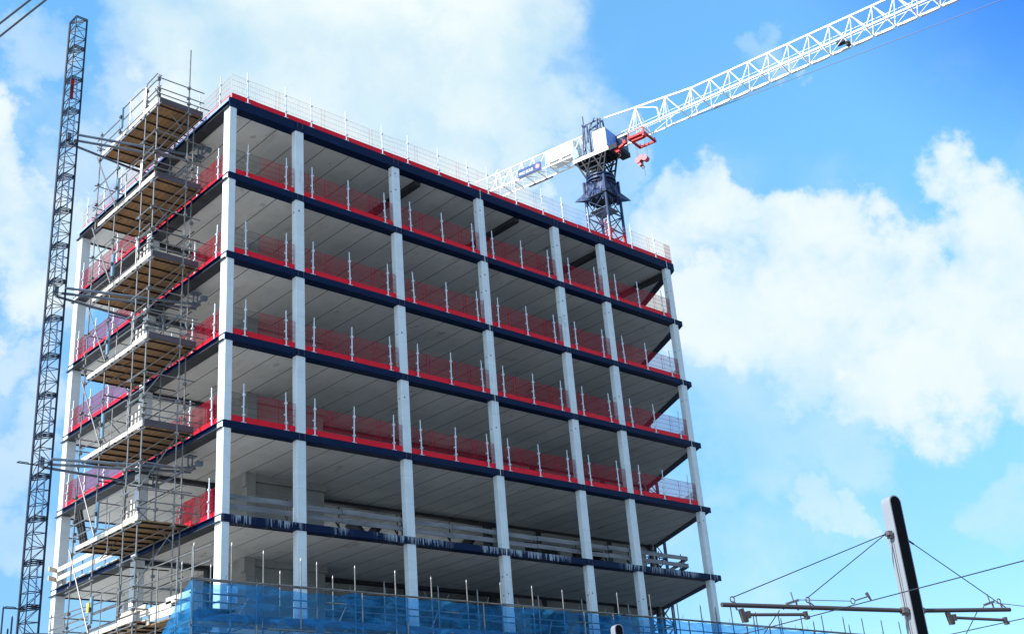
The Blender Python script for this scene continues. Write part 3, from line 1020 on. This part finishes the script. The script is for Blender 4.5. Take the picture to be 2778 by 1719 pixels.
# ------------------------------------------------------------------ hoist mast
HM = world_thing('hoist_mast', 'tall slim dark blue lattice hoist mast standing beside the scaffold tower', 'hoist mast', (-4.7, 5.1, 0))
A_, B_, C_ = (-4.84, 4.88), (-4.36, 4.88), (-4.86, 5.50)
SEC = 1.6
ns = 22
ztm = ZR + 5.0
for s in range(ns):
    zt = ztm - s * SEC
    z0 = max(zt - SEC, 0)
    if zt < .2:
        break
    b = MB()
    for (x, y), r_ in ((A_, .022), (B_, .040), (C_, .045)):
        b.tube((x, y, z0), (x, y, zt), r_, 8)
    tri = [A_, B_, C_]
    for i in range(4):
        zz = z0 + (zt - z0) * i / 3
        for (p, q) in ((A_, B_), (B_, C_), (C_, A_)):
            b.tube((*p, zz), (*q, zz), .024 if i in (0, 3) else .018)
            if i in (0, 3):
                b.tube((*p, zz + (.07 if i == 0 else -.07)), (*q, zz + (.07 if i == 0 else -.07)), .024)
        if i < 3:
            z2 = z0 + (zt - z0) * (i + 1) / 3
            for n_, (p, q) in enumerate(((A_, B_), (B_, C_), (C_, A_))):
                if (i + n_) % 2:
                    p, q = q, p
                b.tube((*p, zz), (*q, z2), .014, 5)
    b.build('mast_section', MASTM, HM)
    if s % 2 == 1 and s != 1 or s == 2:
        MB().bar((-4.58, 4.86, z0 + .05), (-4.58, 4.86, zt - .03), .085, .03).build('cover_strip', MASTL, HM)
MB().box(-4.80, 4.92, ZR + .75, -4.68, 5.02, ZR + 1.75).build('limit_cam', CRED, HM)
for k in (0, 2, 4):
    z = LV[k] - (1.0 if k == 0 else .9)
    t = MB().tube((-4.4, 4.86, z + .04), (.75, 3.4, z), .055, 8).tube((-4.4, 5.15, z - .08), (.75, 3.75, z - .05), .055, 8)
    t.tube((-4.5, 5.45, z - .12), (.6, 6.3, z), .055, 8)
    t.tube((.55, 2.7, z), (.55, 6.6, z), .05, 8)
    for y in (2.75, 3.5, 6.3):
        t.box(.43, y - .09, z - .09, .67, y + .09, z + .09)
    for y in (3.4, 6.3):
        t.tube((.60, y, z), (.60, y, z + .50), .035).tube((.48, y + .12, z), (.48, y + .12, z + .50), .035).box(.35, y - .12, z + .46, .75, y + .22, z + .50)
    t.build('wall_tie', TIE, HM)
    MB().box(-4.74, 5.0, z - .22, -4.58, 5.2, z + .12).build('tie_bracket', TIE, HM)
for zz in (LV[0] - 15.42, LV[0] - 20.69):
    b = MB().tube((-4.8, 4.95, zz), (-5.62, 4.95, zz), .022)
    b.tube((-5.60, 4.95, zz), (-5.52, 4.95, zz + .06), .016).tube((-5.52, 4.95, zz + .05), (-5.22, 4.95, zz + .05), .016).tube((-5.22, 4.95, zz + .05), (-5.15, 4.95, zz), .016)
    b.build('cable_guide', COUP, HM)
MB().bar((-4.9, 4.9, 9.30), (-1.6, 4.75, 9.33), .16, .14).build('landing_beam', TIE, HM)
for x, zt, lab in ((-5.64, 10.2, 'tallest of the three dark pipes left of the hoist mast'), (-5.30, 9.87, 'middle dark pipe just left of the hoist mast'),
                   (-5.42, 9.45, 'shortest dark pipe left of the hoist mast')):
    tag(MB().tube((x, 4.9, 0), (x, 4.9, zt), .030, 8).tube((x, 4.9, zt), (x, 4.9, zt + .06), .030, 8, .012).build('dark_pipe', CBLUE), lab, 'pipe')

# ------------------------------------------------------------------ tower crane
CXC, CYC = 40.787, 14.869
TC = thing('tower_crane', 'tall tower crane with blue lattice tower and long white jib behind the building', 'crane', (CXC, CYC, 0), R(7))
hw = .95
TZ = ZR + 16.55


def lattice(z0, z1, step, b, leg_r=.095):
    cs = [(-hw, -hw), (hw, -hw), (hw, hw), (-hw, hw)]
    for x, y in cs:
        b.bar((x, y, z0), (x, y, z1), leg_r * 1.7, leg_r * 1.7)
    n = max(1, round((z1 - z0) / step))
    for i in range(n):
        a, c = z0 + (z1 - z0) * i / n, z0 + (z1 - z0) * (i + 1) / n
        for j in range(4):
            p, q = cs[j], cs[(j + 1) % 4]
            b.tube((*p, a), (*q, c), .036).tube((*q, a), (*p, c), .036)
            b.tube((*p, a), (*q, a), .045)
    return b


lattice(0, ZR + 8.0, 1.5, MB()).build('tower_section', CBLUE, TC)
lattice(ZR + 8.0, ZR + 11.9, 1.5, MB()).build('tower_section', CRED, TC)
lattice(ZR + 11.9, TZ, 1.55, MB()).build('tower_section', CBLUE, TC)
MB().tube((-.45, -.3, ZR + 8), (-.45, -.3, ZR + 13.0), .045).tube((-.1, -.3, ZR + 8), (-.1, -.3, ZR + 13.0), .045).build('ladder', CRED, TC)
MB().box(-.8, -.8, ZR + 13.9, .8, .8, ZR + 13.95).build('rest_platform', TIE, TC)
b = MB()
tw = .90
cs4 = [(-tw, -tw), (tw, -tw), (tw, tw), (-tw, tw)]
for j in range(4):
    p, q = cs4[j], cs4[(j + 1) % 4]
    n = 12
    vs = []
    for i in range(n + 1):
        f = i / n
        for rz_, hang in ((14.75, .30), (15.3, .12), (15.8, .08), (16.25, .10)):
            jx = random.uniform(-.07, .07)
            vs.append((p[0] + (q[0] - p[0]) * f + jx, p[1] + (q[1] - p[1]) * f + jx, ZR + rz_ + random.uniform(-hang, hang)))
    b.add(vs, [(i * 4 + r_, (i + 1) * 4 + r_, (i + 1) * 4 + r_ + 1, i * 4 + r_ + 1) for i in range(n) for r_ in range(3)])
for sx, sy in ((-1, 1), (1, -1)):
    x, y = sx * tw, sy * tw
    b.add([(x, y, ZR + 15.75), (x * 1.75, y * 1.75, ZR + 14.85), (x * 1.05, y * .4, ZR + 14.9), (x * .4, y * 1.05, ZR + 15.0), (x * 1.02, y * 1.02, ZR + 14.8)],
          [(0, 1, 2), (0, 3, 1), (1, 4, 2), (1, 3, 4)])
b.build('tarpaulin_skirt', TARP, TC)
MB().box(-1.12, -1.12, ZR + 14.98, 1.12, 1.12, ZR + 15.04).build('climbing_platform', CDARK, TC)
b = MB().tube((0, 0, ZR + 16.45), (0, 0, ZR + 16.60), 1.18, 24).tube((0, 0, ZR + 16.60), (0, 0, ZR + 16.78), .95, 24).tube((0, 0, ZR + 16.78), (0, 0, ZR + 16.90), 1.12, 24)
for i in range(24):
    t0, t1 = 2 * math.pi * i / 24, 2 * math.pi * (i + 1) / 24
    b.tube((1.12 * math.cos(t0), 1.12 * math.sin(t0), ZR + 16.25 + .08 * math.sin(t0)), (1.12 * math.cos(t1), 1.12 * math.sin(t1), ZR + 16.25 + .08 * math.sin(t1)), .05)
b.build('slewing_ring', CBLUE, TC)

# everything above the ring turns with the jib: local x = along the jib, y = to the left of it
UP = thing('upper_works', None, None)
UP.parent = TC
UP.rotation_euler = (0, 0, R(-78.3 - 7))
UP.location = (0, 0, ZR)


def up(b, name, mt, parent=UP, smooth=False):
    return b.build(name, mt, parent, smooth)


b = MB()
for sy in (-.8, .8):
    for x0_, x1_ in ((-.8, -1.5), (.8, 1.2), (-.8, -.2), (.8, .1), (-.3, -1.0), (.2, .9)):
        b.bar((x0_, sy, 16.9), (x1_, sy * 1.05, 18.5), .11, .11)
    b.bar((-.9, sy, 17.6), (.95, sy, 17.6), .10, .10).bar((-1.2, sy, 18.1), (1.1, sy, 18.15), .08, .08)
for x in (-1.4, -.7, 0, .6, 1.15):
    b.bar((x, -.84, 18.45), (x, .84, 18.45), .10, .14)
for x in (-.8, .8):
    b.bar((x, -.8, 16.95), (x * 1.2, .8, 18.4), .08, .08).bar((x, .8, 16.95), (x * 1.2, -.8, 18.4), .08, .08)
b.box(-.5, -.4, 17.0, .3, .5, 17.9).box(-.3, -.7, 17.3, .1, -.4, 17.7)
up(b, 'turntable_frame', CDARK)
b = MB().box(-1.75, -.92, 18.52, 1.5, -.88, 18.82).box(-1.75, .88, 18.52, 1.5, .92, 18.82).box(-1.75, -.88, 18.52, -1.71, .88, 18.82).box(1.46, -.88, 18.52, 1.5, .88, 18.82)
up(b, 'deck_frame', CWHITE)
up(MB().box(-1.70, -.87, 18.60, 1.45, .87, 18.66), 'deck_floor', CDARK)
# cabin: visible side is at y = -0.9
cab = up(MB().box(.28, -.94, 18.86, 1.40, .20, 20.55), 'cab_body', CWHITE)
up(MB().box(1.401, -.95, 18.95, 1.46, .62, 20.50), 'cab_shaded_front', PANEL, cab)  # front of the white cab, its blue shade put into the colour
up(MB().box(1.05, .64, 18.9, 2.10, 1.30, 20.38), 'cab_window', GLASS, cab)
up(MB().box(1.52, -.90, 18.42, 2.25, 1.2, 18.80), 'cab_step', CDARK, cab)
up(MB().box(1.0, .63, 20.39, 2.2, 1.34, 20.47), 'cab_roof', CBLUE, cab)
up(MB().box(.4, -.95, 20.56, .62, -.7, 20.70).box(.9, -.9, 20.56, 1.1, -.7, 20.74), 'cab_vent', BLACK, cab)
up(MB().bar((1.9, -.6, 18.3), (2.85, -.6, 18.62), .22, .16).box(2.7, -.75, 18.55, 2.95, -.45, 18.85).box(2.0, -.7, 18.1, 2.3, -.4, 18.3), 'winch_guide', CRED)
b = MB()
for i in range(10):
    t0, t1 = R(-60 + i * 27), R(-60 + (i + 1) * 27)
    b.tube((2.25 + .10 * math.sin(t0), -.6, 17.78 - .10 * math.cos(t0)), (2.25 + .10 * math.sin(t1), -.6, 17.78 - .10 * math.cos(t1)), .026)
b.tube((2.2, -.6, 17.9), (2.2, -.6, 18.2), .03)
up(b, 'spare_hook', BLACK)
# A frame wrapped in dark sheets
b = MB()
for sy in (-.75, .75):
    b.bar((-.85, sy, 18.8), (-.75, sy * .6, 21.9), .10, .10).bar((.75, sy, 18.8), (.70, sy * .25, 22.05), .10, .10).bar((-.75, sy * .6, 21.8), (.70, sy * .25, 22.0), .10, .10)
    b.bar((-.85, sy, 18.9), (.0, sy * .6, 21.85), .06, .06).bar((.75, sy, 18.9), (-.1, sy * .6, 21.85), .06, .06)
b.tube((-.72, -.4, 21.8), (-.72, -.4, 22.7), .05)
up(b, 'mast_frame', CBLUE)
b = MB()
for (x, z, w, h) in ((-.70, 20.3, .12, 2.6), (-.42, 20.9, .16, 1.6), (.62, 21.3, .16, 1.3), (.2, 21.85, .7, .34), (-.2, 19.5, .14, 1.1), (.05, 20.0, .12, 1.7), (-.62, 21.75, .4, .3), (.1, 18.98, .2, .22)):
    b.bar((x - random.uniform(-.1, .1), -.72 + .25 * (z - 19) / 3, z - h / 2), (x + random.uniform(-.08, .08), -.62 + .25 * (z - 19) / 3, z + h / 2), w, .06)
up(b, 'wrap_sheet', TARP)
# machinery housing and angled panel on the counter jib
up(MB().prism([(-4.35, -.62), (-1.75, -.62), (-1.75, .62), (-4.35, .62)], 19.75, 20.9), 'winch_house', CWHITE)
b = MB().add([(-1.70, -.95, 18.85), (-1.15, -.95, 18.95), (-1.2, -.95, 19.5), (-1.65, -.95, 20.25), (-1.70, -.90, 18.85), (-1.15, -.90, 18.95), (-1.2, -.90, 19.5), (-1.65, -.90, 20.25)],
            [(3, 2, 1, 0), (4, 5, 6, 7), (0, 1, 5, 4), (1, 2, 6, 5), (2, 3, 7, 6), (3, 0, 4, 7)])
up(b, 'guard_plate', PANEL)
# counter jib
b = MB()
for sy in (-.7, .7):
    b.bar((-10.0, sy, 19.42), (-1.7, sy, 19.40), .07, .12)
b.tube((-10.3, 0, 21.25), (-1.0, 0, 21.25), .06).tube((-12.0, 0, 21.35), (-10.3, 0, 21.25), .04)
for i in range(8):
    x = -9.9 + i * 1.15
    b.bar((x, -.7, 19.42), (x, .7, 19.42), .07, .07).bar((x, -.7, 19.4), (x + 1.15, .7, 19.4), .05, .05)
    for sy in (-.7, .7):
        b.tube((x, sy, 19.42), (x + .5, 0, 21.25), .035).tube((x + .5, 0, 21.25), (x + 1.15, sy, 19.42), .035)
for sy in (-.7, .7):
    b.path([(-9.3, sy, 19.4), (-9.35, sy, 20.8), (-9.2, sy * .8, 21.15), (-9.0, sy * .3, 21.25)], .05)
    b.tube((-10, sy, 20.2), (-7.1, sy, 20.2), .03)
up(b, 'counter_jib', CWHITE)
up(MB().bar((-7.05, .72, 19.30), (-4.7, .72, 19.32), .10, .14), 'ballast_rail', BLACK)
# name board
sb = up(MB().box(-7.05, -.83, 19.40, -4.80, -.77, 20.10), 'name_board', SIGNB)
cu = bpy.data.curves.new('lettering', 'FONT')
cu.body = 'VINCI BUILD'
cu.size = .36
cu.extrude = .004
cu.align_x = 'LEFT'
tx = bpy.data.objects.new('lettering', cu)
COL.objects.link(tx)
dg = bpy.context.evaluated_depsgraph_get()
me = bpy.data.meshes.new_from_object(tx.evaluated_get(dg))
COL.objects.unlink(tx)
bpy.data.objects.remove(tx)
me.materials.clear()
me.materials.append(SIGNW)
to = bpy.data.objects.new('lettering', me)
COL.objects.link(to)
to.parent = sb
to.location = (-6.97, -.836, 19.58)
to.rotation_euler = (R(90), 0, 0)
to.scale = (.70, 1, 1)
up(MB().tube((-5.12, -.832, 19.78), (-5.12, -.842, 19.78), .21, 20), 'emblem', SIGNR, sb)
up(MB().box(-5.20, -.846, 19.66, -5.16, -.843, 19.90).box(-5.08, -.846, 19.66, -5.04, -.843, 19.90).box(-5.16, -.846, 19.76, -5.08, -.843, 19.80), 'emblem_mark', SIGNW, sb)
# jib
b = MB()
JE = 46.0
nodes = [2.4, 4.56, 7.84, 9.75] + [9.75 + 1.578 * i for i in range(1, 24)]
apex = [3.83, 6.47, 8.67] + [10.28 + 1.578 * i for i in range(0, 23)]
jb = lambda a: 19.30 + .0140 * (a - 2)
jt = lambda a: 21.28 + .0135 * (a - 8.67)
for sy in (-.7, .7):
    b.bar((1.5 if sy > 0 else 2.3, sy, jb(2)), (nodes[-1], sy, jb(nodes[-1])), .085, .125)
b.bar((1.0, 0, 22.0), (3.83, 0, 21.72), .10, .10).bar((3.83, 0, 21.72), (8.67, 0, jt(8.67)), .12, .12).bar((8.67, 0, jt(8.67)), (apex[-1], 0, jt(apex[-1])), .11, .11)
up(b, 'jib_chord', CWHITE)
b = MB()
for i, a in enumerate(apex):
    n0 = max([q for q in nodes if q < a])
    n1 = min([q for q in nodes if q > a])
    zt = 21.72 if i == 0 else (21.5 if i == 1 else jt(a))
    for sy in (-.7, .7):
        b.tube((a, 0, zt), (n0 if i > 2 else a - .55, sy, jb(a)), .042).tube((a, 0, zt), (n1, sy, jb(n1)), .042)
        if i < 3:
            b.tube((a, 0, zt), (a - .1, sy, 19.45), .040)
for i, n0 in enumerate(nodes[:-1]):
    b.bar((n0, -.7, jb(n0)), (n0, .7, jb(n0)), .06, .08)
    n1 = nodes[i + 1]
    b.bar((n0, .7, jb(n0)), (n1, -.7, jb(n1)), .045, .045)
b.path([(3.9, 0, 21.65), (5.3, .1, 21.15), (5.6, .1, 20.95), (5.7, .1, 19.6)], .05)
up(b, 'jib_lacing', CWHITE)
b = MB()
for zz in (19.95, 20.3):
    b.tube((2.2, .25, zz), (nodes[-1], .25, zz + .55), .014, 4)
b.tube((4.0, .1, 19.7), (nodes[-1], .1, 20.2), .02, 4)
up(b, 'hand_line', CWHITE)
for x in (20.0,):
    up(MB().box(x, -.1, 19.62, x + .55, .3, 19.82).box(x + .6, 0, 19.3, x + .85, .3, 19.6), 'rope_winch', CDARK)
b = MB()
for i in range(3, len(nodes) - 1):
    b.bar((nodes[i] + .15, .69, jb(nodes[i]) - .1), (nodes[i + 1] - .12, .69, jb(nodes[i + 1]) - .1), .2, .08)
up(b, 'walkway_panel', CWHITE)
# trolley and hook block
b = MB().box(3.25, -.95, 18.62, 4.75, -.82, 18.80).box(3.25, .82, 18.62, 4.75, .95, 18.80).box(3.25, -.82, 18.62, 3.4, .82, 18.78).box(4.6, -.82, 18.62, 4.75, .82, 18.78)
for x in (3.3, 4.6):
    b.box(x, -.95, 18.8, x + .09, -.87, 19.25).box(x, .87, 18.8, x + .09, .95, 19.05)
b.box(3.5, -.8, 18.40, 4.5, -.5, 18.64).bar((3.3, -.92, 19.2), (4.7, -.92, 19.2), .05, .05).box(4.6, -1.1, 18.3, 4.75, -.7, 18.62)
trolley = up(b, 'trolley', CRED)
b = MB()
for x in (3.45, 4.25):
    for y in (-.12, .12):
        b.tube((x, y, 17.2), (x, y, 18.7), .010, 4)
b.tube((3.6, .1, 19.1), (46, .1, 17.12), .022, 5)
up(b, 'hoist_rope', WIRE)
b = MB()
for y in (-.16, .16):
    b.prism([(3.42, y - .05), (4.18, y - .05), (4.18, y + .05), (3.42, y + .05)], 16.95, 17.22)
b.tube((3.50, -.22, 17.0), (3.50, .22, 17.0), .22, 14).tube((4.10, -.22, 17.0), (4.10, .22, 17.0), .22, 14)
b.bar((3.42, 0, 17.0), (3.66, 0, 16.55), .30, .22).box(3.62, -.2, 17.12, 3.98, .2, 17.34)
up(b, 'hook_block', HRED)
b = MB().tube((3.80, 0, 17.0), (3.80, 0, 16.45), .05).tube((3.85, 0, 16.5), (3.92, 0, 15.6), .012, 4)
for i in range(9):
    t0, t1 = R(-80 + i * 28), R(-80 + (i + 1) * 28)
    b.tube((3.80 + .10 * math.sin(t0), 0, 16.36 - .10 * math.cos(t0)), (3.80 + .10 * math.sin(t1), 0, 16.36 - .10 * math.cos(t1)), .03)
up(b, 'hook', CDARK)
# upper works only groups: hang its pieces straight on the crane
bpy.context.view_layer.update()
TCi = TC.matrix_world.inverted()
for o in list(UP.children):
    mw = o.matrix_world.copy()
    o.parent = TC
    o.matrix_parent_inverse = Matrix.Identity(4)
    o.matrix_basis = TCi @ mw
bpy.data.objects.remove(UP)

# ------------------------------------------------------------------ overhead line poles and wires
AV = Vector((0.95319, -0.30237, 0))
TV = Vector((0.30237, 0.95319, 0))
PW, PT = .165, .145                     # half widths along the arm and along the track


def line_pole(name, label, base, H):
    """pole with a rounded head, black channel in the face along the track"""
    t = thing(name, label, 'line pole', base, math.atan2(AV.y, AV.x), 'poles of the tram overhead line')
    n = 12
    prof = [(-PW, 0)] + [(-PW * math.cos(math.pi * i / n), H - PW + PW * math.sin(math.pi * i / n)) for i in range(n + 1)] + [(PW, 0)]
    vs = [(x, -PT, z) for x, z in prof] + [(x, PT, z) for x, z in prof]
    k = len(prof)
    fs = [tuple(range(k)), tuple(range(2 * k - 1, k - 1, -1))]
    fs += [(i, i + k, (i + 1) % k + k, (i + 1) % k) for i in range(k)]
    MB().add(vs, fs).build('shaft', POLEP, t)
    w = PW - .028
    for y, yy in ((-PT - .006, -PT + .02), (PT - .02, PT + .006)):
        prof2 = [(-w, .3)] + [(-w * math.cos(math.pi * i / n), H - .028 - w + w * math.sin(math.pi * i / n)) for i in range(n + 1)] + [(w, .3)]
        vs = [(x, y, z) for x, z in prof2] + [(x, yy, z) for x, z in prof2]
        MB().add(vs, fs).build('channel', POLEB, t)
    return t


P1 = Vector((3.2188 + AV.x * .0, -24.314, 0))
LP = line_pole('line_pole', 'pale grey tram line pole with black channel and two bracket arms at the right', P1, 7.98)
LP2 = line_pole('line_pole', 'shorter looking pale pole top with black channel poking up before the blue netting', Vector((10.02, -9.45, 0)), 7.98)


def ring(b, p, r, th, n=10):
    for i in range(n):
        t0, t1 = 2 * math.pi * i / n, 2 * math.pi * (i + 1) / n
        b.tube((p[0] + r * math.cos(t0), p[1], p[2] + r * math.sin(t0)), (p[0] + r * math.cos(t1), p[1], p[2] + r * math.sin(t1)), th, 5)


# parts in pole space: x along the arm, z up
for (x0, z0, x1, z1) in ((-5.02, 5.53, -.2, 5.42), (.15, 5.42, 2.90, 5.45)):
    a = MB().tube((x0, 0, z0), (x1, 0, z1), .047, 12).build('bracket_arm', ARMM, LP)
MB().tube((-.34, 0, 5.42), (-.15, 0, 5.42), .075, 10).knob((-.28, -.03, 5.42), .07).knob((-.23, 0, 5.37), .06).build('bracket', FITM, LP)
MB().tube((-.15, 0, 7.10), (-.34, 0, 7.10), .05, 10).knob((-.27, -.03, 7.12), .06).knob((-.22, 0, 7.05), .05).build('bracket', FITM, LP)
MB().tube((.14, 0, 5.42), (.30, 0, 5.42), .075, 10).build('bracket', FITM, LP)
MB().tube((.15, 0, 7.05), (.19, 0, 7.04), .03).build('bracket', FITM, LP)
for p, q, rr in (((-.34, 0, 7.11), (-4.72, 0, 5.68), .011), ((-.34, 0, 7.11), (-2.83, 0, 5.68), .011), ((.17, 0, 7.05), (2.60, 0, 5.60), .011), ((-.24, -.03, 7.05), (-.24, -.03, .4), .010)):
    b = MB().tube(p, q, rr, 5)
    if q[0] > 0:
        b.tube(p, (.42, 0, 6.90), .022, 6)
    b.build('stay_wire', WIRE, LP)
for x in (-4.74, -2.83, 2.62):
    b = MB()
    ring(b, (x, 0, 5.64), .055, .014)
    b.tube((x + .02, 0, 5.60), (x + .08, 0, 5.42), .02).tube((x + .05, -.0, 5.58), (x + .16, 0, 5.50), .014)
    b.build('clamp', FITM, LP)
for x in (-3.22, 2.32):
    b = MB().bar((x - .18, 0, 5.55), (x + .14, 0, 5.63), .05, .05).tube((x + .02, 0, 5.60), (x - .02, 0, 5.80), .014).tube((x + .08, 0, 5.6), (x + .1, 0, 5.42), .02)
    b.tube((x - .18, 0, 5.55), (x - .28, 0, 5.44), .014).build('clamp', FITM, LP)
b = MB().tube((-3.1, 0, 5.64), (-1.69, 0, 5.62), .009, 5)
ring(b, (-1.63, 0, 5.62), .06, .012)
b.tube((-1.57, 0, 5.63), (-1.2, .0, 5.72), .014).tube((-1.22, 0, 5.80), (-1.12, 0, 5.64), .04, 8, .02).build('link_wire', FITM, LP)
MB().tube((2.5, 0, 5.6), (5.6, 0, 5.35), .009, 5).build('link_wire', FITM, LP)
for (x0, x1, z0, z1) in ((-4.53, -3.17, 5.33, 5.29), (1.02, 2.39, 5.27, 5.17)):
    b = MB().tube((x0 + .12, 0, z0), (x1, -.25, z1), .033, 10).bar((x0 - .04, 0, z0 + .12), (x0 + .02, 0, z0 - .15), .08, .09)
    b.box(x0 + .03, -.04, z0 - .15, x0 + .09, .04, z0 + .04).box(x0 + .09, -.05, z0 - .07, x0 + .16, .05, z0 + .07)
    b.box(x1 - .03, -.30, z1 - .04, x1 + .04, -.22, z1 + .06).box(x1 - .01, -.31, z1 - .10, x1 + .07, -.22, z1 - .03)
    b.build('steady_arm', ARMM, LP)
b = MB()
for x in (-3.6, 1.9):
    b.tube((x, 0, 5.42), (x - .75, -.1, 4.75), .010, 5).tube((x - .75, -.1, 4.75), (x - .9, -.1, 4.70), .02)
b.build('drop_wire', WIRE, LP)
WD = Vector((.1985, .9801, 0))
for p, lab in (((.21, -23.34, 5.23), 'left contact wire crossing in front of the tram line pole'), ((5.49, -25.04, 5.12), 'right contact wire low at the right edge under the bracket arm')):
    v = Vector(p)
    tag(MB().path([v - WD * 30, v, v + WD * 22], .0105, 6).build('contact_wire', WIRE), lab, 'wire')
for (p, q, lab) in (((-16.41, -21.96), (-16.27, -22.77), 'upper of the two thick dark wires crossing the top left corner'),
                    ((-16.29, -21.65), (-16.09, -22.91), 'lower of the two thick dark wires crossing the top left corner')):
    a = Vector((*p, ZR - 17.29))
    d = (Vector((*q, ZR - 17.29)) - a).normalized()
    tag(MB().tube(a - d * 30, a + d * 40, .0165, 8).build('overhead_cable', WIRE), lab, 'cable')

for o in S.objects:
    if '_w' in o:
        del o['_w']
